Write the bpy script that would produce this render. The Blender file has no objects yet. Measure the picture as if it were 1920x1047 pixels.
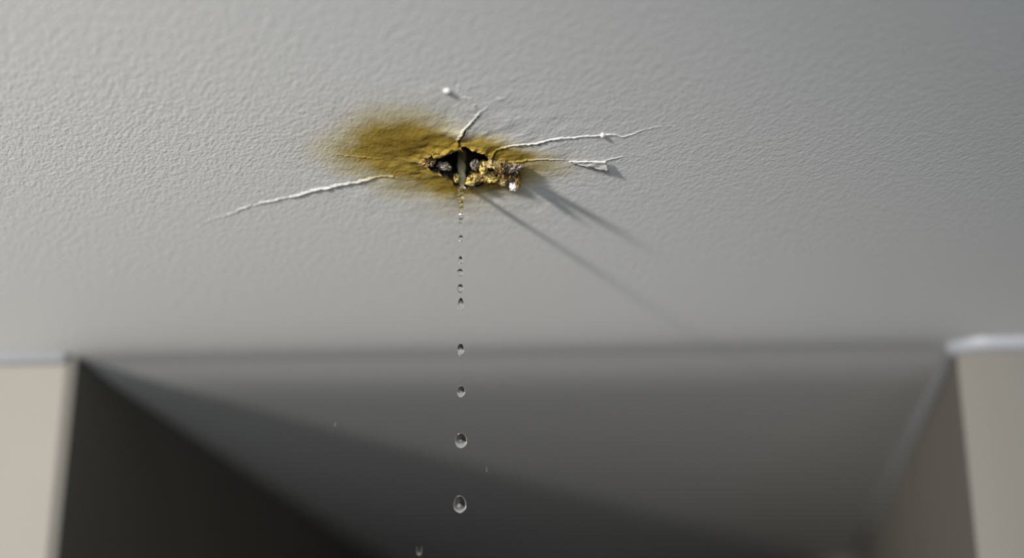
import bpy, bmesh, math, random
import numpy as np
from mathutils import Vector, noise, Matrix, Euler

S = bpy.context.scene
COL = S.collection
random.seed(4)

# ------------------------------------------------------------------ camera, world, light
FPX = 2800.0                       # focal length in pixels of the 1920 px wide frame
PITCH = math.radians(19.34)
EYE = Vector((0.0, 0.0, 1.99))     # on a step ladder, head close under a 2.40 m ceiling
CEIL = 2.40
cam_d = bpy.data.cameras.new('camera')
cam = bpy.data.objects.new('camera', cam_d); COL.objects.link(cam)
cam.location = EYE
cam.rotation_euler = (math.pi/2 + PITCH, 0, 0)
cam_d.sensor_width = 36.0
cam_d.lens = 36.0*FPX/1920.0
cam_d.clip_start = 0.02
cam_d.dof.use_dof = True
cam_d.dof.focus_distance = 1.0
cam_d.dof.aperture_fstop = 2.0
S.camera = cam

S.view_settings.view_transform = 'Standard'
S.view_settings.look = 'None'
S.view_settings.gamma = 1.0
S.view_settings.exposure = -0.37
S.view_settings.use_curve_mapping = False

world = bpy.data.worlds.new('world'); S.world = world
world.use_nodes = True
bg = world.node_tree.nodes['Background']
bg.inputs['Color'].default_value = (0.86, 0.95, 1.08, 1)
bg.inputs['Strength'].default_value = 0.15

AZ = math.radians(60.0); EL = math.radians(7.0); LDIST = 4.4
HOLE = Vector((-0.034, 0.925, CEIL))
LDIR = Vector((math.cos(AZ)*math.cos(EL), math.sin(AZ)*math.cos(EL), math.sin(EL)))
key_d = bpy.data.lights.new('low_lamp', 'SPOT')
key = bpy.data.objects.new('low_lamp', key_d); COL.objects.link(key)
key.location = HOLE - LDIR*LDIST
key_d.energy = 2850.0
key_d.color = (1.0, 0.955, 0.90)
key_d.shadow_soft_size = 0.14
key_d.spot_size = math.radians(22.5)
key_d.spot_blend = 1.0
aim = key.location + Vector((math.cos(math.radians(65.0)), math.sin(math.radians(65.0)), .08))
key.rotation_euler = (aim - key.location).to_track_quat('-Z', 'Y').to_euler()

fill_d = bpy.data.lights.new('rear_fill_light', 'AREA')       # added soft fill behind the camera, brightening the passage ceiling
fill = bpy.data.objects.new('rear_fill_light', fill_d); COL.objects.link(fill)
fill_d.shape = 'RECTANGLE'; fill_d.size = 1.7; fill_d.size_y = 1.2
fill_d.energy = 165.0
fill_d.color = (0.80, 0.92, 1.04)
fill.location = (-0.15, -3.4, 1.45)
fill.rotation_euler = (math.pi/2, 0, 0)

# ------------------------------------------------------------------ helpers
def ray(x, y):
    u = (x-960.0)/FPX; v = (523.5-y)/FPX
    return Vector((u, math.cos(PITCH)-v*math.sin(PITCH), math.sin(PITCH)+v*math.cos(PITCH)))
def on_ceiling(x, y, z=CEIL):
    r = ray(x, y); return EYE + r*((z-EYE.z)/r.z)
def at_depth(x, y, Y):
    r = ray(x, y); return EYE + r*(Y/r.y)

def link(name, me, mats=(), parent=None):
    o = bpy.data.objects.new(name, me); COL.objects.link(o)
    for m in (mats if isinstance(mats, (list, tuple)) else [mats]): me.materials.append(m)
    if parent is not None: o.parent = parent
    return o
def tag(o, label=None, cat=None, group=None, kind=None):
    if label: o['label'] = label
    if cat: o['category'] = cat
    if group: o['group'] = group
    if kind: o['kind'] = kind
    return o
def mesh(verts, faces, smooth=True):
    me = bpy.data.meshes.new('mesh'); me.from_pydata([tuple(v) for v in verts], [], faces); me.update()
    if smooth:
        me.polygons.foreach_set('use_smooth', [True]*len(me.polygons))
    return me
def recalc(me):
    bm = bmesh.new(); bm.from_mesh(me); bmesh.ops.recalc_face_normals(bm, faces=bm.faces); bm.to_mesh(me); bm.free()
    return me
def fb(p, octv=3):
    s = 0; a = 1; q = Vector(p)
    for _ in range(octv):
        s += a*noise.noise(q); a *= .5; q = q*2.03
    return s

# ------------------------------------------------------------------ materials
def new_mat(name):
    m = bpy.data.materials.new(name); m.use_nodes = True
    nt = m.node_tree
    return m, nt, nt.nodes['Principled BSDF']
def nd(nt, t, **kw):
    n = nt.nodes.new(t)
    for k, v in kw.items():
        if k in n.inputs: n.inputs[k].default_value = v
        else: setattr(n, k, v)
    return n

def ceiling_paint():
    m, nt, bs = new_mat('stippled_ceiling_paint')
    L = nt.links.new
    tc = nd(nt, 'ShaderNodeTexCoord')
    at = nd(nt, 'ShaderNodeAttribute', attribute_name='stain')
    sep = nd(nt, 'ShaderNodeSeparateColor'); L(at.outputs['Color'], sep.inputs[0])
    # stain break-up
    n1 = nd(nt, 'ShaderNodeTexNoise', Scale=95.0, Detail=5.0, Roughness=0.65); L(tc.outputs['Object'], n1.inputs['Vector'])
    n1r = nd(nt, 'ShaderNodeMapRange'); n1r.inputs[1].default_value = .3; n1r.inputs[2].default_value = .7; n1r.inputs[3].default_value = .78; n1r.inputs[4].default_value = 1.2
    L(n1.outputs[0], n1r.inputs[0])
    mu = nd(nt, 'ShaderNodeMath', operation='MULTIPLY', use_clamp=True); L(sep.outputs[0], mu.inputs[0]); L(n1r.outputs[0], mu.inputs[1])
    mu2 = nd(nt, 'ShaderNodeMath', operation='MULTIPLY', use_clamp=True); L(sep.outputs[1], mu2.inputs[0]); L(n1r.outputs[0], mu2.inputs[1])
    ramp = nd(nt, 'ShaderNodeValToRGB'); L(mu.outputs[0], ramp.inputs[0])
    e = ramp.color_ramp.elements
    e[0].position = 0; e[0].color = (.76, .755, .745, 1)
    e[1].position = 1; e[1].color = (.235, .145, .010, 1)
    k = e.new(.22); k.color = (.68, .62, .44, 1)
    k = e.new(.55); k.color = (.45, .315, .062, 1)
    mx = nd(nt, 'ShaderNodeMix', data_type='RGBA'); L(mu2.outputs[0], mx.inputs['Factor']); L(ramp.outputs[0], mx.inputs['A'])
    mx.inputs['B'].default_value = (.085, .048, .008, 1)
    L(mx.outputs['Result'], bs.inputs['Base Color'])
    ro = nd(nt, 'ShaderNodeMapRange'); ro.inputs[3].default_value = .62; ro.inputs[4].default_value = .28
    L(sep.outputs[2], ro.inputs[0]); L(ro.outputs[0], bs.inputs['Roughness'])
    bs.inputs['Specular IOR Level'].default_value = .3
    # orange-peel stipple
    mp = nd(nt, 'ShaderNodeMapping'); mp.vector_type = 'TEXTURE'; mp.inputs['Scale'].default_value = (1.55, 1.0, 1.0); mp.inputs['Rotation'].default_value = (0, 0, math.radians(-66))
    L(tc.outputs['Object'], mp.inputs['Vector'])
    a = nd(nt, 'ShaderNodeTexNoise', Scale=400.0, Detail=1.0, Roughness=.5); L(mp.outputs[0], a.inputs['Vector'])
    b = nd(nt, 'ShaderNodeTexNoise', Scale=190.0, Detail=1.0, Roughness=.5); L(mp.outputs[0], b.inputs['Vector'])
    c = nd(nt, 'ShaderNodeTexNoise', Scale=800.0, Detail=1.0); L(mp.outputs[0], c.inputs['Vector'])
    h = nd(nt, 'ShaderNodeMath', operation='MULTIPLY_ADD'); L(b.outputs[0], h.inputs[0]); h.inputs[1].default_value = .9; L(a.outputs[0], h.inputs[2])
    h2 = nd(nt, 'ShaderNodeMath', operation='MULTIPLY_ADD'); L(c.outputs[0], h2.inputs[0]); h2.inputs[1].default_value = .10; L(h.outputs[0], h2.inputs[2])
    bp = nd(nt, 'ShaderNodeBump'); bp.inputs['Strength'].default_value = 1.0; bp.inputs['Distance'].default_value = .00022
    L(h2.outputs[0], bp.inputs['Height']); L(bp.outputs[0], bs.inputs['Normal'])
    return m

def simple(name, col, rough=.6, spec=.3, nscale=None, var=.06, bump=None, bscale=300):
    m, nt, bs = new_mat(name); L = nt.links.new
    bs.inputs['Base Color'].default_value = (*col, 1)
    bs.inputs['Roughness'].default_value = rough
    bs.inputs['Specular IOR Level'].default_value = spec
    tc = nd(nt, 'ShaderNodeTexCoord')
    n = nd(nt, 'ShaderNodeTexNoise', Scale=nscale or 6.0, Detail=4.0); L(tc.outputs['Object'], n.inputs['Vector'])
    r = nd(nt, 'ShaderNodeValToRGB'); L(n.outputs[0], r.inputs[0])
    r.color_ramp.elements[0].position = .3; r.color_ramp.elements[1].position = .7
    r.color_ramp.elements[0].color = (*[c*(1-var) for c in col], 1); r.color_ramp.elements[1].color = (*[min(1, c*(1+var)) for c in col], 1)
    L(r.outputs[0], bs.inputs['Base Color'])
    if bump:
        n2 = nd(nt, 'ShaderNodeTexNoise', Scale=float(bscale), Detail=3.0); L(tc.outputs['Object'], n2.inputs['Vector'])
        bp = nd(nt, 'ShaderNodeBump'); bp.inputs['Distance'].default_value = bump; bp.inputs['Strength'].default_value = 1
        L(n2.outputs[0], bp.inputs['Height']); L(bp.outputs[0], bs.inputs['Normal'])
    return m

def two_tone(name, c1, c2, scale=160, rough=.3, bump=.0006, p=(.38, .6), spec=.5):
    m = simple(name, c1, rough, spec, nscale=scale, bump=bump, bscale=scale*2.2)
    r = [n for n in m.node_tree.nodes if n.type == 'VALTORGB'][0].color_ramp
    r.elements[0].color = (*c1, 1); r.elements[1].color = (*c2, 1)
    r.elements[0].position, r.elements[1].position = p
    return m

def water_mat(name, col=None, attr=False):
    m, nt, bs = new_mat(name)
    bs.inputs['Transmission Weight'].default_value = 1.0
    bs.inputs['IOR'].default_value = 1.333
    bs.inputs['Roughness'].default_value = 0.0
    bs.inputs['Base Color'].default_value = (*(col or (1, 1, 1)), 1)
    if attr:
        a = nd(nt, 'ShaderNodeAttribute', attribute_name='tint')
        nt.links.new(a.outputs['Color'], bs.inputs['Base Color']); nt.links.new(a.outputs['Alpha'], bs.inputs['Transmission Weight'])
    return m

M_CEIL = ceiling_paint()
M_WALL = simple('greige_wall_paint', (.145, .136, .118), .7, .2, nscale=3, var=.04, bump=.00012, bscale=260)
M_TRIM = simple('white_trim_paint', (.25, .255, .27), .5, .4, nscale=8, var=.03)
M_FLOOR = simple('pale_timber_floor', (.30, .25, .20), .5, .3, nscale=5, var=.35)
M_CAV = two_tone('black_wet_mould', (.004, .004, .0035), (.016, .013, .008), 220, .10, .0028, spec=.9)
M_WET = two_tone('wet_yellow_plaster', (.07, .04, .008), (.56, .42, .13), 170, .18, .0008)
M_BROWN = two_tone('soaked_brown_plaster', (.02, .013, .005), (.24, .14, .04), 230, .3, .001)
M_CREAM = two_tone('cream_plaster', (.12, .08, .03), (.50, .38, .17), 260, .4, .0006)
M_SLIT = simple('dark_crack', (.05, .03, .015), .8, .1, nscale=300, var=.5)
M_SOAKED = two_tone('soaked_dark_plaster', (.015, .009, .004), (.26, .15, .03), 170, .25, .001)
M_GREYBROWN = two_tone('grey_brown_plaster', (.05, .035, .022), (.34, .27, .20), 200, .4, .0008)
M_GREY = two_tone('damp_grey_plaster', (.06, .05, .035), (.22, .19, .15), 260, .5, .0005)
M_PALE = two_tone('pale_plaster', (.42, .41, .385), (.60, .585, .56), 120, .5, .0005)
M_CHIP = two_tone('chipped_paint', (.42, .33, .29), (.72, .66, .62), 260, .6, .0004)
M_STREAM = water_mat('rusty_water', attr=True)
M_WATER = water_mat('clear_water')
M_AMBER = water_mat('amber_water', (.95, .80, .42))

# ------------------------------------------------------------------ stain field (a property of the ceiling's own plane)
BLOBS = [  # centre x, y (where it meets the ceiling as seen from the ladder), spread x, y, amount ochre / brown / wet
    (740, 270, 50, 27, .76, .16, .1), (790, 262, 52, 24, .60, .12, .1), (700, 298, 52, 22, .38, .0, .1),
    (815, 290, 34, 14, .30, .42, .3), (870, 268, 46, 9, .72, .10, .1), (925, 285, 30, 8, .80, .10, .2),
    (960, 292, 42, 9, .62, .05, .1), (1005, 312, 44, 13, .34, .0, .0), (770, 322, 50, 13, .48, .0, .8),
    (845, 352, 40, 13, .62, .0, .5), (770, 350, 44, 15, .26, .0, .3), (640, 282, 55, 24, .13, .0, 0),
    (905, 335, 52, 16, .70, .25, .6), (850, 332, 40, 9, .40, .30, .8), (955, 330, 30, 18, .35, .2, .4),
    (725, 225, 70, 24, .14, .0, 0), (860, 385, 60, 18, .12, 0, .1)]
def project(P):
    d = P - np.array(EYE)
    z = d[:, 1]*math.cos(PITCH) + d[:, 2]*math.sin(PITCH)
    v = -d[:, 1]*math.sin(PITCH) + d[:, 2]*math.cos(PITCH)
    return 960 + FPX*d[:, 0]/z, 523.5 - FPX*v/z
SPOTS = []
for (x, y, sx, sy, o, b, w) in BLOBS:
    c = on_ceiling(x, y); ex = on_ceiling(x+sx, y); ey0 = on_ceiling(x, y-sy); ey1 = on_ceiling(x, y+sy)
    SPOTS.append((c.x, c.y, ex.x-c.x, (ey1.y-ey0.y)/2, o, b, w))
def stain_of(P):
    P = np.asarray(P, float)
    out = np.zeros((len(P), 4)); out[:, 3] = 1
    wx = np.array([fb((p[0]*38, p[1]*30, 3.1)) for p in P])*.004
    wy = np.array([fb((p[0]*38, p[1]*30, 9.7)) for p in P])*.005
    keep = np.ones((len(P), 3))
    for (cx, cy, sx, sy, o, b, w) in SPOTS:
        g = np.exp(-.5*(((P[:, 0]+wx-cx)/sx)**2 + ((P[:, 1]+wy-cy)/sy)**2))
        for k, q in enumerate((o, b, w)): keep[:, k] *= 1-np.clip(q*g, 0, .98)
    out[:, :3] = 1-keep
    return out
def put_stain(me):
    n = len(me.vertices); co = np.zeros(n*3); me.vertices.foreach_get('co', co)
    a = me.color_attributes.new('stain', 'FLOAT_COLOR', 'POINT')
    a.data.foreach_set('color', stain_of(co.reshape(-1, 3)).ravel())

# ------------------------------------------------------------------ the setting: ceiling with its hole
CORN_L = on_ceiling(140, 668); CORN_R = on_ceiling(1795, 640)
DIR_L = Vector((0.009, 1.0, 0)).normalized()    # the passage walls run on, spreading slightly
DIR_R = Vector((0.197, 1.0, 0)).normalized()
FDIR = (CORN_R - CORN_L).normalized()

hole_px = [(793, 300), (797, 293), (806, 287), (818, 282), (830, 277), (842, 273), (856, 271), (872, 272.5), (886, 277), (900, 282),
           (913, 287), (924, 291), (933, 297), (938, 304), (936, 314), (928, 324), (917, 334), (904, 342), (890, 347), (874, 350), (857, 347),
           (848, 336), (840, 325), (826, 319), (808, 313), (798, 307)]
hole_pts = [on_ceiling(*p) for p in hole_px]
HC = Vector((sum(p.x for p in hole_pts)/len(hole_pts), sum(p.y for p in hole_pts)/len(hole_pts), CEIL))
hang = np.array([math.atan2(p.y-HC.y, p.x-HC.x) for p in hole_pts]); hrad = np.array([(p-HC).length for p in hole_pts])
order = np.argsort(hang); hang = hang[order]; hrad = hrad[order]
def hole_radius(a):
    r = np.interp(a, np.concatenate([hang-2*math.pi, hang, hang+2*math.pi]), np.tile(hrad, 3))
    return r*(1 + .05*noise.noise(Vector((math.cos(a)*5, math.sin(a)*5, 1.3))) + .03*noise.noise(Vector((math.cos(a)*16, math.sin(a)*16, 4))))

X0, X1, Y0, Y1 = -.34, .34, .66, 1.06
def rect_pts(n):
    P = []
    for (a, b) in (((X1, HC.y), (X1, Y1)), ((X1, Y1), (X0, Y1)), ((X0, Y1), (X0, Y0)), ((X0, Y0), (X1, Y0)), ((X1, Y0), (X1, HC.y))):
        L = math.hypot(b[0]-a[0], b[1]-a[1]); k = max(2, int(n*L/(2*(X1-X0+Y1-Y0))))
        for i in range(k): P.append((a[0]+(b[0]-a[0])*i/k, a[1]+(b[1]-a[1])*i/k))
    return P
rp = rect_pts(420); NA = len(rp); NR = 90
def sag(px, py, d):
    w1 = math.exp(-(d/.004)**2); w2 = math.exp(-(d/.02)**2); w3 = math.exp(-(d/.07)**2)
    n = fb((px*160, py*160, 2.2)); n2 = fb((px*55, py*55, 7.2))
    return -(w1*(.0012 + .0012*max(-.6, n)) + w2*(.0008 + .0010*n2) + w3*.0004*(n2+.25*n))
def surface_z(px, py):
    d = math.hypot(px-HC.x, py-HC.y) - hole_radius(math.atan2(py-HC.y, px-HC.x))
    return CEIL + sag(px, py, max(0, d))
verts = []; faces = []
for j in range(NR+1):
    t = j/NR; s = t**2.2
    for (x, y) in rp:
        a = math.atan2(y-HC.y, x-HC.x); r1 = math.hypot(x-HC.x, y-HC.y); r0 = hole_radius(a)
        r = r0 + (r1-r0)*s; d = r-r0
        px, py = HC.x+r*math.cos(a), HC.y+r*math.sin(a)
        z = sag(px, py, d)
        edge = min(1.0, (1-t)*12)
        verts.append((px, py, CEIL + z*edge))
for j in range(NR):
    for i in range(NA):
        k = (i+1) % NA
        faces.append((j*NA+i, (j+1)*NA+i, (j+1)*NA+k, j*NA+k))
def front_y(x): return CORN_L.y + (x-CORN_L.x)*FDIR.y/FDIR.x
def quad(a, b, c, d):
    i = len(verts); verts.extend([a, b, c, d]); faces.append((i, i+1, i+2, i+3))
XL, XR, YB = -2.6, 2.6, -2.8
quad((XL, YB, CEIL), (XR, YB, CEIL), (XR, Y0, CEIL), (XL, Y0, CEIL))
quad((XL, Y0, CEIL), (X0, Y0, CEIL), (X0, Y1, CEIL), (XL, Y1, CEIL))
quad((X1, Y0, CEIL), (XR, Y0, CEIL), (XR, Y1, CEIL), (X1, Y1, CEIL))
# passage ceiling bent up gently, shaped so the lamp light fades along it
BEND = np.linspace(-.13, 5, 10261)
_t = np.clip((BEND+.13)/.40, 0, 1)
BEND_Z = np.cumsum(.095*_t*_t*(3-2*_t) + .040*np.exp(-((BEND-.02)/.035)**2))*(BEND[1]-BEND[0])
def rise(d): return float(np.interp(d, BEND, BEND_Z))
fr = [-.13 + .01*i for i in range(13)] + [0]
base = len(verts)
for d in fr:
    for x in (XL, XR): verts.append((x, front_y(x)+d if d > -.129 else Y1, CEIL + rise(d)))
for i in range(len(fr)-1): faces.append((base+2*i, base+2*i+1, base+2*i+3, base+2*i+2))
ds = [.01*i for i in range(45)] + [.8, 3.8]
xa, xb = CORN_L.x-.25, CORN_R.x+.25
base = len(verts)
for d in ds:
    verts.append((xa + DIR_L.x*d, front_y(xa) + d, CEIL + rise(d)))
    verts.append((xb + DIR_R.x*d, front_y(xb) + d, CEIL + rise(d)))
for i in range(len(ds)-1): faces.append((base+2*i, base+2*i+1, base+2*i+3, base+2*i+2))
me = mesh(verts, faces); recalc(me)
put_stain(me)
ceiling = link('ceiling', me, M_CEIL); tag(ceiling, kind='structure')
ceiling['label'] = 'white stippled ceiling with a yellow water stain around a black leaking hole'

# the hole's inside
rv = []; rf = []
NH = NA; KH = 26
for j in range(KH+1):
    u = j/KH
    for i in range(NH):
        a = math.atan2(rp[i][1]-HC.y, rp[i][0]-HC.x); r0 = hole_radius(a)
        if u < .6: sc = 1 + .14*math.sin(u/.6*math.pi/2); z = .024*(u/.6)
        else: sc = 1.14*max(.0, 1-(u-.6)/.4); z = .024 + .004*math.sin((u-.6)/.4*1.57)
        x = HC.x + r0*sc*math.cos(a); y = HC.y + r0*sc*math.sin(a)
        n = fb((x*170, y*170, z*170+5), 3)
        k = min(1, u*8)
        rv.append((x - .0014*n*k*math.cos(a), y - .0016*n*k*math.sin(a), CEIL + z + .0018*n*k + sag(x, y, 0)*(1-k)))
for j in range(KH):
    for i in range(NH):
        k = (i+1) % NH
        rf.append((j*NH+i, j*NH+k, (j+1)*NH+k, (j+1)*NH+i))
hole = link('leak_hole', recalc(mesh(rv, rf)), M_CAV, ceiling); hole['label'] = 'ragged black wet hole broken through the ceiling'

# raised, split paint running out from the hole
def smooth_path(px, n):
    P = [Vector((p[0], p[1], 0)) for p in px]
    out = []
    for i in range(len(P)-1):
        p0 = P[max(0, i-1)]; p1 = P[i]; p2 = P[i+1]; p3 = P[min(len(P)-1, i+2)]
        m = max(2, int(n*(p2-p1).length/100))
        for k in range(m):
            t = k/m
            out.append(.5*((2*p1)+(p2-p0)*t+(2*p0-5*p1+4*p2-p3)*t*t+(3*p1-p0-3*p2+p3)*t**3))
    out.append(P[-1])
    return [on_ceiling(q.x, q.y) for q in out]
def crack(px, w, h, label, seed, taper=(.6, .1), curl=.7, slit=.0):
    path = smooth_path(px, 60)
    V = []; F = []; n = len(path)
    lip = .0003 if slit else 0.0
    prof = [(-1.0, 0.0), (-.62, .45), (-.28, .95), (-.05, 1.0), (.06, .35), (.16, .15), (.3, .55*curl+.1), (.6, .3*curl), (1.0, 0.0)]
    if slit: prof = [(-1.0, 0.0), (-.62, .45), (-.28, .95), (-.05, 1.0), (.1, .3), (.25, .1), (.6, .1), (.72, .3), (1.1, 0.0)]
    for i, p in enumerate(path):
        t = (path[min(n-1, i+1)]-path[max(0, i-1)]).normalized()
        s = Vector((-t.y, t.x, 0))
        if s.y > 0: s = -s
        s = -s                                          # prof -1 is the side towards the camera
        u = i/(n-1)
        k = (taper[0] + (1-taper[0])*min(1, u*5)) * (1 - (1-taper[1])*u**1.6)
        if u > .97: k *= max(.02, (1-u)/.03)
        wob = .0011*fb((i*.16, seed, 0), 3)
        ww = w*k*(1+.45*fb((i*.35, seed, 4))); hh = h*k*(1+.6*fb((i*.30, seed, 8)))
        for (a, b) in prof:
            q = p + s*(a*ww+wob); V.append((q.x, q.y, surface_z(q.x, q.y) + .0002 - (b*hh + lip*min(1, (1-u)*1.6) if b > 0 else 0)))
    m = len(prof)
    for i in range(n-1):
        for j in range(m-1):
            F.append((i*m+j, i*m+j+1, (i+1)*m+j+1, (i+1)*m+j))
    me = mesh(V, F); put_stain(me)
    o = link('paint_crack', me, [M_CEIL, M_SLIT], ceiling)
    for k, f in enumerate(me.polygons):
        if k % (m-1) in (3, 4, 5) and k//(m-1) < n*slit: f.material_index = 1; o['label'] = label
    return o
crack([(856, 274), (858, 268), (863, 257), (873, 241), (887, 229), (898, 215), (914, 201), (932, 188)], .0024, .0005, 'short raised crack running up from the hole', 1.3, (1, .3), .7, .6)
crack([(932, 188), (945, 184), (962, 180)], .003, .0006, 'faint tail of the crack above the hole', 2.2)
crack([(894, 205), (875, 187), (861, 175), (855, 156), (861, 138)], .005, .0007, 'faint forked crack above the hole', 2.9)
crack([(920, 292), (930, 281.6), (946, 276), (970, 272), (1005, 270), (1025, 264.5), (1049, 260), (1092, 257), (1124, 255), (1152, 253), (1168, 257), (1192, 249), (1223, 240), (1279, 236)], .0026, .0005, 'long thin crack running right past a small chip', 3.7, (.9, .5), .7, .35)
crack([(932, 301), (962, 302), (997, 301), (1025, 299), (1065, 301), (1082, 304)], .0028, .0004, 'crack running right to the peeled white flake', 5.1, (.9, .6), .7, .9)
crack([(1128, 305), (1142, 300), (1158, 296), (1178, 294), (1200, 295)], .003, .0006, 'short crack past the peeled flake', 5.8)
crack([(738, 331), (712, 332), (689, 338), (669, 344), (645, 347), (613, 354), (590, 358), (562, 367), (530, 373), (490, 382), (460, 390), (430, 402), (395, 413), (372, 426)], .0050, .0009, 'broad raised crack running left and away from the stain', 7.3, (.7, .3), .35)
crack([(720, 299), (700, 297), (655, 293), (620, 288), (585, 283), (556, 279)], .0028, .0005, 'hairline crack on the left of the stain', 8.4)
crack([(866, 275), (848, 277), (836, 281), (826, 285), (812, 288)], .0045, .0014, 'curled yellow lip along the hole', 9.2, (.9, .4))

# ------------------------------------------------------------------ the setting: walls, trims, floor
def prism(name, foot, z0, z1, mat):
    n = len(foot); V = [(x, y, z0) for x, y in foot] + [(x, y, z1) for x, y in foot]
    F = [tuple(range(n)), tuple(range(2*n-1, n-1, -1))] + [(i, (i+1) % n, n+(i+1) % n, n+i) for i in range(n)]
    o = link(name, recalc(mesh(V, F, False)), mat); tag(o, kind='structure'); return o
def far(c, D, d=3.7): q = c + D*d; return (q.x, q.y)
cl = CORN_L; cr = CORN_R; CH = .013
wl = prism('wall_left', [(XL, front_y(XL)), (cl.x-.008, front_y(cl.x-.008)), (cl.x+DIR_L.x*.008, cl.y+DIR_L.y*.008), far(cl, DIR_L), (XL, far(cl, DIR_L)[1])], 0, CEIL+.42, M_WALL)
CW = .020
wr = prism('wall_right', [(XR, YB), (XR+.1, YB), (XR+.1, far(cr, DIR_R)[1]), far(cr, DIR_R), (cr.x+DIR_R.x*.016, cr.y+DIR_R.y*.016), (cr.x+CW, front_y(cr.x+CW)), (XR, front_y(XR))], 0, CEIL+.42, M_WALL)
a = cl + DIR_L*3.6; b = cr + DIR_R*3.6
prism('wall_back', [(a.x-.3, a.y), (b.x+.3, b.y), (b.x+.3, b.y+.1), (a.x-.3, a.y+.1)], 0, CEIL+.42, M_WALL)
prism('floor', [(XL, YB), (XR, YB), (XR, 5.3), (XL, 5.3)], -.05, 0, M_FLOOR)

def trim(name, pts, outs, size=.010):
    """small half-round bead under the ceiling along a wall head; outs = direction away from the wall at each point"""
    V = []; F = []; m = 9
    for p, o in zip(pts, outs):
        for k in range(m):
            t = k/(m-1); ang = t*math.pi/2
            V.append(tuple(p + o*(size*.75*math.cos(ang)) + Vector((0, 0, -size*math.sin(ang)))))
        V.append(tuple(p + o*-.003 + Vector((0, 0, -size)))); V.append(tuple(p + o*-.003 + Vector((0, 0, .002))))
        V.append(tuple(p + o*size*.75 + Vector((0, 0, .002))))
    q = m+3
    for i in range(len(pts)-1):
        for j in range(q):
            k = (j+1) % q
            F.append((i*q+j, i*q+k, (i+1)*q+k, (i+1)*q+j))
    F.append(tuple(range(q))); F.append(tuple(range((len(pts)-1)*q, len(pts)*q)))
    o = link(name, recalc(mesh(V, F)), M_TRIM); tag(o, kind='structure'); return o
NF = Vector((FDIR.y, -FDIR.x, 0))                  # out of the front faces, towards the room
NR_ = Vector((-DIR_R.y, DIR_R.x, 0)); NL_ = Vector((DIR_L.y, -DIR_L.x, 0))     # into the passage from the right / left side
def side(c, nrm, start):
    P = []; O = []
    for d in [start] + [.03+.02*i for i in range(16)] + [.4, .5, .6, 1, 2, 3.5]:
        P.append(Vector((c.x, c.y, CEIL+rise(d))) + DIR_R*d); O.append(nrm)
    return P, O
P, O = side(cr, NR_, .016)
bev = (NF+NR_).normalized()
c2 = Vector((cr.x+CW, front_y(cr.x+CW), CEIL))
c2.z += rise(0)
trim('trim_1', [Vector((XR, front_y(XR), c2.z)), c2+Vector((.01, front_y(.01)-front_y(0), 0)), c2] + P, [NF, NF, (NF+bev).normalized()] + [(bev+NR_).normalized()] + O[1:], .0125)
c2 = Vector((cl.x-.008, front_y(cl.x-.008), CEIL))
c2.z += rise(0)
trim('trim_2', [Vector((XL, front_y(XL), c2.z)), c2], [NF, NF], .010)

# ------------------------------------------------------------------ torn plaster round the hole
def lump(name, px, Y, rx, ry, depth, mat, seed, label, cat, group=None, rough=.45, freq=2.2, tilt=0.0, sub=4, lean=0.0, cut=None):
    """irregular torn fragment: rx, ry in pixels at that distance"""
    c = at_depth(px[0], px[1], Y); k = (c-EYE).length/FPX
    bm = bmesh.new(); bmesh.ops.create_icosphere(bm, subdivisions=sub, radius=1.0)
    R = Euler((0, tilt, 0)).to_matrix()
    for v in bm.verts:
        p = v.co.copy()
        n = fb(Vector((p.x*1.5, p.y*1.5, p.z*.7))*freq + Vector((seed*3.1, seed*7.7, seed)), 4)
        rid = abs(noise.noise(p*freq*1.8 + Vector((seed, 2, 5))))
        p = p*(1 + rough*n - rough*.5*rid)
        q = R @ Vector((p.x*rx*k, p.y*depth, p.z*ry*k))
        q.y += lean*q.z
        v.co = q
    me = bpy.data.meshes.new('mesh'); bm.to_mesh(me); bm.free()
    me.polygons.foreach_set('use_smooth', [True]*len(me.polygons))
    o = link(name, me, mat); o.location = c
    tag(o, label, cat, group)
    return o
G = 'torn plaster hanging round the hole'
def hung(y): return on_ceiling(900, y).y            # depth of the ceiling spot a piece hangs from
def frag(px, hangs, rx, ry, mat, seed, label, rough=.42, freq=1.8, depth=.006, tilt=0.0, lean=0.0):
    return lump('plaster_fragment', px, hung(hangs), rx, ry, depth, mat, seed, label, 'plaster fragment', G, rough, freq, tilt, 5, lean)
frag((803, 303), 301, 12, 9, M_BROWN, 1.0, 'brown soaked plaster fragment at the left end of the black hole', .5)
frag((833, 312), 311, 14, 6, M_GREY, 2.0, 'small greyish white plaster fragment on the lower left lip of the hole', .4, 2.0, .005, .22)
frag((911, 330), 334, 30, 12, M_SOAKED, 2.6, 'wide soaked dark plaster shelf along the far lip of the hole, behind the yellow lumps', .5, 2.4)
frag((891, 309), 309, 9, 9, M_GREY, 3.0, 'dull grey lump just right of the amber water column', .3)
frag((906, 314), 312, 9, 12, M_WET, 4.0, 'upright bright yellow plaster lump under the right half of the hole', .4, 1.6, tilt=-.2)
frag((886, 338), 333, 13, 7, M_WET, 5.0, 'flat yellow plaster lump low down right of the water column', .35, 1.5, .007, -.2)
frag((927, 308), 303, 15, 8, M_CREAM, 6.0, 'pale cream plaster flap at the right end of the hole with a drip', .5, 1.9, tilt=.15)
frag((943, 314), 304, 8, 12, M_BROWN, 7.0, 'dark brown jagged plaster shard between the cream flap and the outer clump', .6, 2.4)
frag((923, 332), 327, 15, 9, M_WET, 10.0, 'ochre plaster lump beneath the hanging drip', .45, 1.9)
frag((944, 341), 333, 10, 6, M_CREAM, 11.0, 'pale ochre crumb left of the white crumb', .4, 2.0)
frag((961, 314), 307, 15, 8, M_GREYBROWN, 14.0, 'grey brown torn plaster scrap at the far right of the damage', .6, 2.3)
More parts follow.
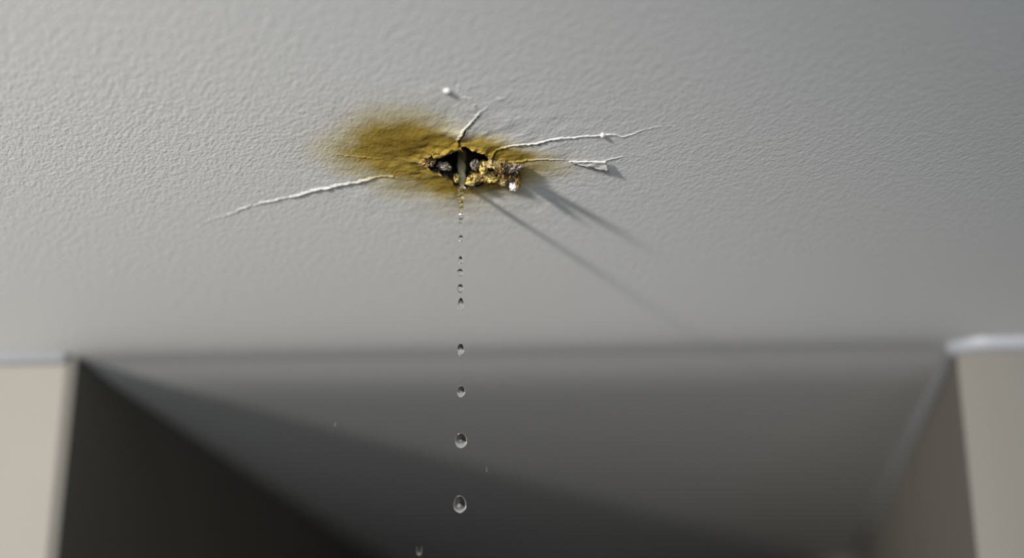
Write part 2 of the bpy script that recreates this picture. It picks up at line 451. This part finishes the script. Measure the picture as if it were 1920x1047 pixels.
frag((956, 328), 318, 15, 10, M_BROWN, 8.5, 'olive brown crumbly plaster clump above the white crumb', .55, 2.2)
frag((971, 335), 320, 6, 40, M_BROWN, 15.0, 'thin dark plaster splinter, outermost on the right of the hole', .4, 2.0, .005, 0, 1.35)
frag((963, 350), 328, 7, 9, M_PALE, 9.0, 'little white plaster crumb hanging under the brown clump', .45, 2.0, .004, .3)
frag((856, 335), 336, 6, 7, M_WET, 16.0, 'small yellow plaster bead left of the water column', .3)
lump('paint_chip', (838, 172), hung(172)-.001, 7, 4, .003, M_PALE, 12.0, 'small white paint lump on the ceiling above the hole', 'paint chip', None, .3, sub=3)
lump('paint_chip', (1130, 253), hung(254)-.001, 4.5, 5, .003, M_CHIP, 13.0, 'tiny pointed chip standing on the long thin crack', 'paint chip', None, .45, sub=3)

# the peeled white flake: a curled sheet with thickness
def flake():
    A = on_ceiling(1066, 301); B = on_ceiling(1136, 299); Cc = on_ceiling(1142, 315); D = on_ceiling(1096, 309)
    V = []; F = []; n = 24; m = 10
    for th in (0, 1):
        for i in range(n+1):
            u = i/n
            top = A.lerp(B, u); bot = A.lerp(D, min(1, u*2.2)) if u < .45 else D.lerp(Cc, (u-.45)/.55)
            for j in range(m+1):
                v = j/m; p = top.lerp(bot, v)
                lift = .0002 + .0020*u**2.0*(.35+.65*v) + .0006*fb((u*6, v*4, 2))
                p = p + Vector((.0005*fb((u*9, v*9, 5)), .0012*fb((u*9, v*9, 8)), 0))
                V.append((p.x, p.y, CEIL - .0004 - max(0, lift) - .0005*th))
    q = (n+1)*(m+1)
    for i in range(n):
        for j in range(m):
            a = i*(m+1)+j; f = (a, a+1, a+m+2, a+m+1); F.append(f); F.append(tuple(q+x for x in reversed(f)))
    rim = [j for j in range(m+1)] + [i*(m+1)+m for i in range(1, n+1)] + [n*(m+1)+j for j in range(m-1, -1, -1)] + [i*(m+1) for i in range(n-1, 0, -1)]
    for i in range(len(rim)):
        a, b = rim[i], rim[(i+1) % len(rim)]; F.append((a, b, q+b, q+a))
    o = link('paint_flake', recalc(mesh(V, F)), M_PALE)
    tag(o, 'white paint flake peeling from the end of the right-hand crack', 'paint flake')
flake()

# ------------------------------------------------------------------ water
YS = on_ceiling(865, 344).y
PX = 1.0/FPX
def stream():
    # (image height, sideways centre, half width) down the falling column
    K = [(284, 866, 9), (292, 866, 8), (298, 865, 7.5), (306, 864.5, 7.5), (314, 865, 7.0), (322, 865.5, 7.6), (330, 866.5, 6.0), (336, 867.5, 5.0), (343, 867, 6.4), (349, 866, 4.6),
         (356, 865, 6.2), (364, 863.5, 7.0), (372, 863.5, 6.2), (378, 865, 4.6), (384, 865.5, 5.4), (390, 864.5, 4.6), (395, 865, 3.2), (398, 865, 4.6), (403, 865, 6.6), (408, 865, 5.4), (412, 864, 3.6), (416, 863.5, 3.4),
         (420, 863.3, 1.6), (426, 863.2, 1.4), (438, 863.6, 1.3), (443, 864, 2.6), (446.5, 864.2, 5.6), (449.5, 864, 4.6), (452, 863.8, 2.6), (456, 863.6, 2.2), (463, 863.2, 1.2), (472, 863, 1.2), (480, 863, 1.3), (483, 863.3, 2.4),
         (487, 863.5, 4.6), (491, 863.6, 4.4), (494, 863.2, 2.0), (497, 863, .8), (503, 862.8, .45)]
    ys = np.array([k[0] for k in K]); xs = np.array([k[1] for k in K]); rs = np.array([k[2] for k in K])
    V = []; F = []; T = []; n = 520; m = 28
    for i in range(n+1):
        y = ys[0] + (ys[-1]-ys[0])*i/n
        x = np.interp(y, ys, xs)
        # smooth the half width a little
        w = np.mean([np.interp(y+d, ys, rs) for d in (-1, -.5, 0, .5, 1)])
        if 338 < y < 414: w *= .42 + .68*math.sqrt(abs(math.sin(math.pi*(y-338)/10.5)))
        c = at_depth(x, y, YS); k = (c-EYE).length*PX
        amt = max(0, min(1, (412-y)/30))
        for j in range(m):
            a = 2*math.pi*j/m
            r = w*k*(1 + amt*(.16*math.cos(2*(a - y*.16)) + .22*fb((math.cos(a)*1.0, math.sin(a)*1.0, y*.09), 1)))
            V.append((c.x + r*math.cos(a), c.y + r*math.sin(a), c.z))
            g = max(0, min(1, (414-y)/28)); g = g*g*(3-2*g); q = max(0, min(1, (352-y)/20))
            T.append((1-.08*g, 1-.20*g, 1-.50*g, 1-.02*g-.34*q))
    for i in range(n):
        for j in range(m):
            k = (j+1) % m; F.append((i*m+j, i*m+k, (i+1)*m+k, (i+1)*m+j))
    F.append(tuple(range(m))); F.append(tuple(range(n*m, (n+1)*m)))
    me = recalc(mesh(V, F))
    a = me.color_attributes.new('tint', 'FLOAT_COLOR', 'POINT'); a.data.foreach_set('color', [c for t in T for c in t])
    root = bpy.data.objects.new('water_stream', None); COL.objects.link(root)
    root.location = at_depth(865, 290, YS)
    root.empty_display_size = .01
    tag(root, 'thin amber column of water pouring from the hole and breaking into beads', 'water stream')
    o = link('water_column', me, M_STREAM, root); o.matrix_parent_inverse = Matrix.Translation(-root.location)
    # thinner trickle twisting down beside it
    V = []; F = []; m = 14; n = 90
    for i in range(n+1):
        u = i/n; y = 296+u*48; x = 878 - 6*u*u + .8*math.sin(u*9); c = at_depth(x, y, YS+.004*(1-u)); k = (c-EYE).length*PX
        w = (2.6 + 1.1*math.sin(u*13+1))*(1-.75*max(0, (u-.7)/.3)) + .2
        for j in range(m):
            a = 2*math.pi*j/m; r = w*k*(1+.15*math.cos(2*a-u*20)); V.append((c.x+r*math.cos(a), c.y+r*math.sin(a), c.z))
    for i in range(n):
        for j in range(m):
            k = (j+1) % m; F.append((i*m+j, i*m+k, (i+1)*m+k, (i+1)*m+j))
    F.append(tuple(range(m))); F.append(tuple(range(n*m, (n+1)*m)))
    o = link('side_trickle', recalc(mesh(V, F)), M_AMBER, root); o.matrix_parent_inverse = Matrix.Translation(-root.location)
stream()

def drop(px, Y, w, h, label, mat=None, tail=.0, lean=0.0, seed=0, name='water_drop', group=None, cat='water drop'):
    """w, h full size in pixels; tail pulls the upper end to a point"""
    c = at_depth(px[0], px[1], Y); k = (c-EYE).length*PX
    V = []; F = []; n = 40; m = 40
    hh = h*k/math.cos(PITCH - math.atan((px[1]-523.5)/FPX))/2
    for i in range(n+1):
        t = math.pi*i/n; z = math.cos(t)
        r = math.sin(t)*(1 - tail*max(0, z)**.8*.75 + .05*tail)
        for j in range(m):
            a = 2*math.pi*j/m
            wob = 1 + .035*fb((math.cos(a)+seed, math.sin(a), z*1.2), 2)
            V.append((w*k/2*r*math.cos(a)*wob + lean*z*hh, w*k/2*r*math.sin(a)*wob, hh*z))
    for i in range(n):
        for j in range(m):
            k2 = (j+1) % m; F.append((i*m+j, (i+1)*m+j, (i+1)*m+k2, i*m+k2))
    me = mesh(V, F); bm = bmesh.new(); bm.from_mesh(me); bmesh.ops.remove_doubles(bm, verts=bm.verts, dist=1e-7); bmesh.ops.recalc_face_normals(bm, faces=bm.faces); bm.to_mesh(me); bm.free()
    o = link(name, me, mat or M_WATER); o.location = c
    tag(o, label, cat, group); return o
GD = 'drops falling in line under the hole'
drop((862.5, 511.5), YS, 12, 14, 'small round drop, first one free below the water column', seed=1, group=GD)
drop((863, 541), YS, 11, 16, 'small oval drop, second below the water column', seed=2, group=GD)
drop((864, 572), YS, 12, 27, 'tall stretched drop, third below the water column', tail=.22, seed=3, group=GD)
drop((863.5, 656), YS, 14, 23, 'oval drop alone in mid fall, below the tall stretched drop', tail=.15, seed=4, group=GD)
drop((864.5, 735), YS, 16, 22, 'egg-shaped drop with a bright tip, third from the bottom of the line', tail=.1, seed=5, group=GD)
drop((864, 827), YS, 23, 28, 'large round drop, second from the bottom of the line', seed=6, group=GD)
drop((862, 947), YS, 24, 33, 'largest and lowest falling drop at the bottom of the line', seed=7, group=GD)
drop((912, 877), YS-.02, 2.6, 17, 'thin sliver of spray right of the two lowest drops', lean=-.06, seed=8, name='spray_droplet', cat='spray droplet')
drop((628.5, 795), YS-.03, 1.6, 12, 'faint spray streak over the passage, far left of the falling line', lean=.08, seed=9, name='spray_droplet', cat='spray droplet')
drop((930, 322), hung(303), 9, 24, 'amber drip hanging from the cream plaster flap', M_AMBER, tail=.5, seed=10, name='hanging_drip', cat='drip')

def splash():
    c = at_depth(786, 1033, YS-.03); k = (c-EYE).length*PX
    bm = bmesh.new(); bmesh.ops.create_icosphere(bm, subdivisions=4, radius=1)
    for v in bm.verts:
        p = v.co.copy(); up = max(0, p.z)
        w = 4.2*(1-.25*p.z)
        x = p.x*w; z = p.z*9
        if p.z > 0:
            spread = abs(p.x)**1.2
            z = -1 + p.z*3 + 15*spread*up - 5*math.exp(-(p.x/.25)**2)*up
            x = p.x*(4.4+3.0*up)
        v.co = Vector((x*k, p.y*3.2*k*(1-.3*up), z*k))
    me = bpy.data.meshes.new('mesh'); bm.to_mesh(me); bm.free(); me.polygons.foreach_set('use_smooth', [True]*len(me.polygons))
    o = link('splash_droplet', me, M_WATER); o.location = c
    tag(o, 'little forked splash of water at the bottom edge, left of the falling drops', 'splash')
splash()
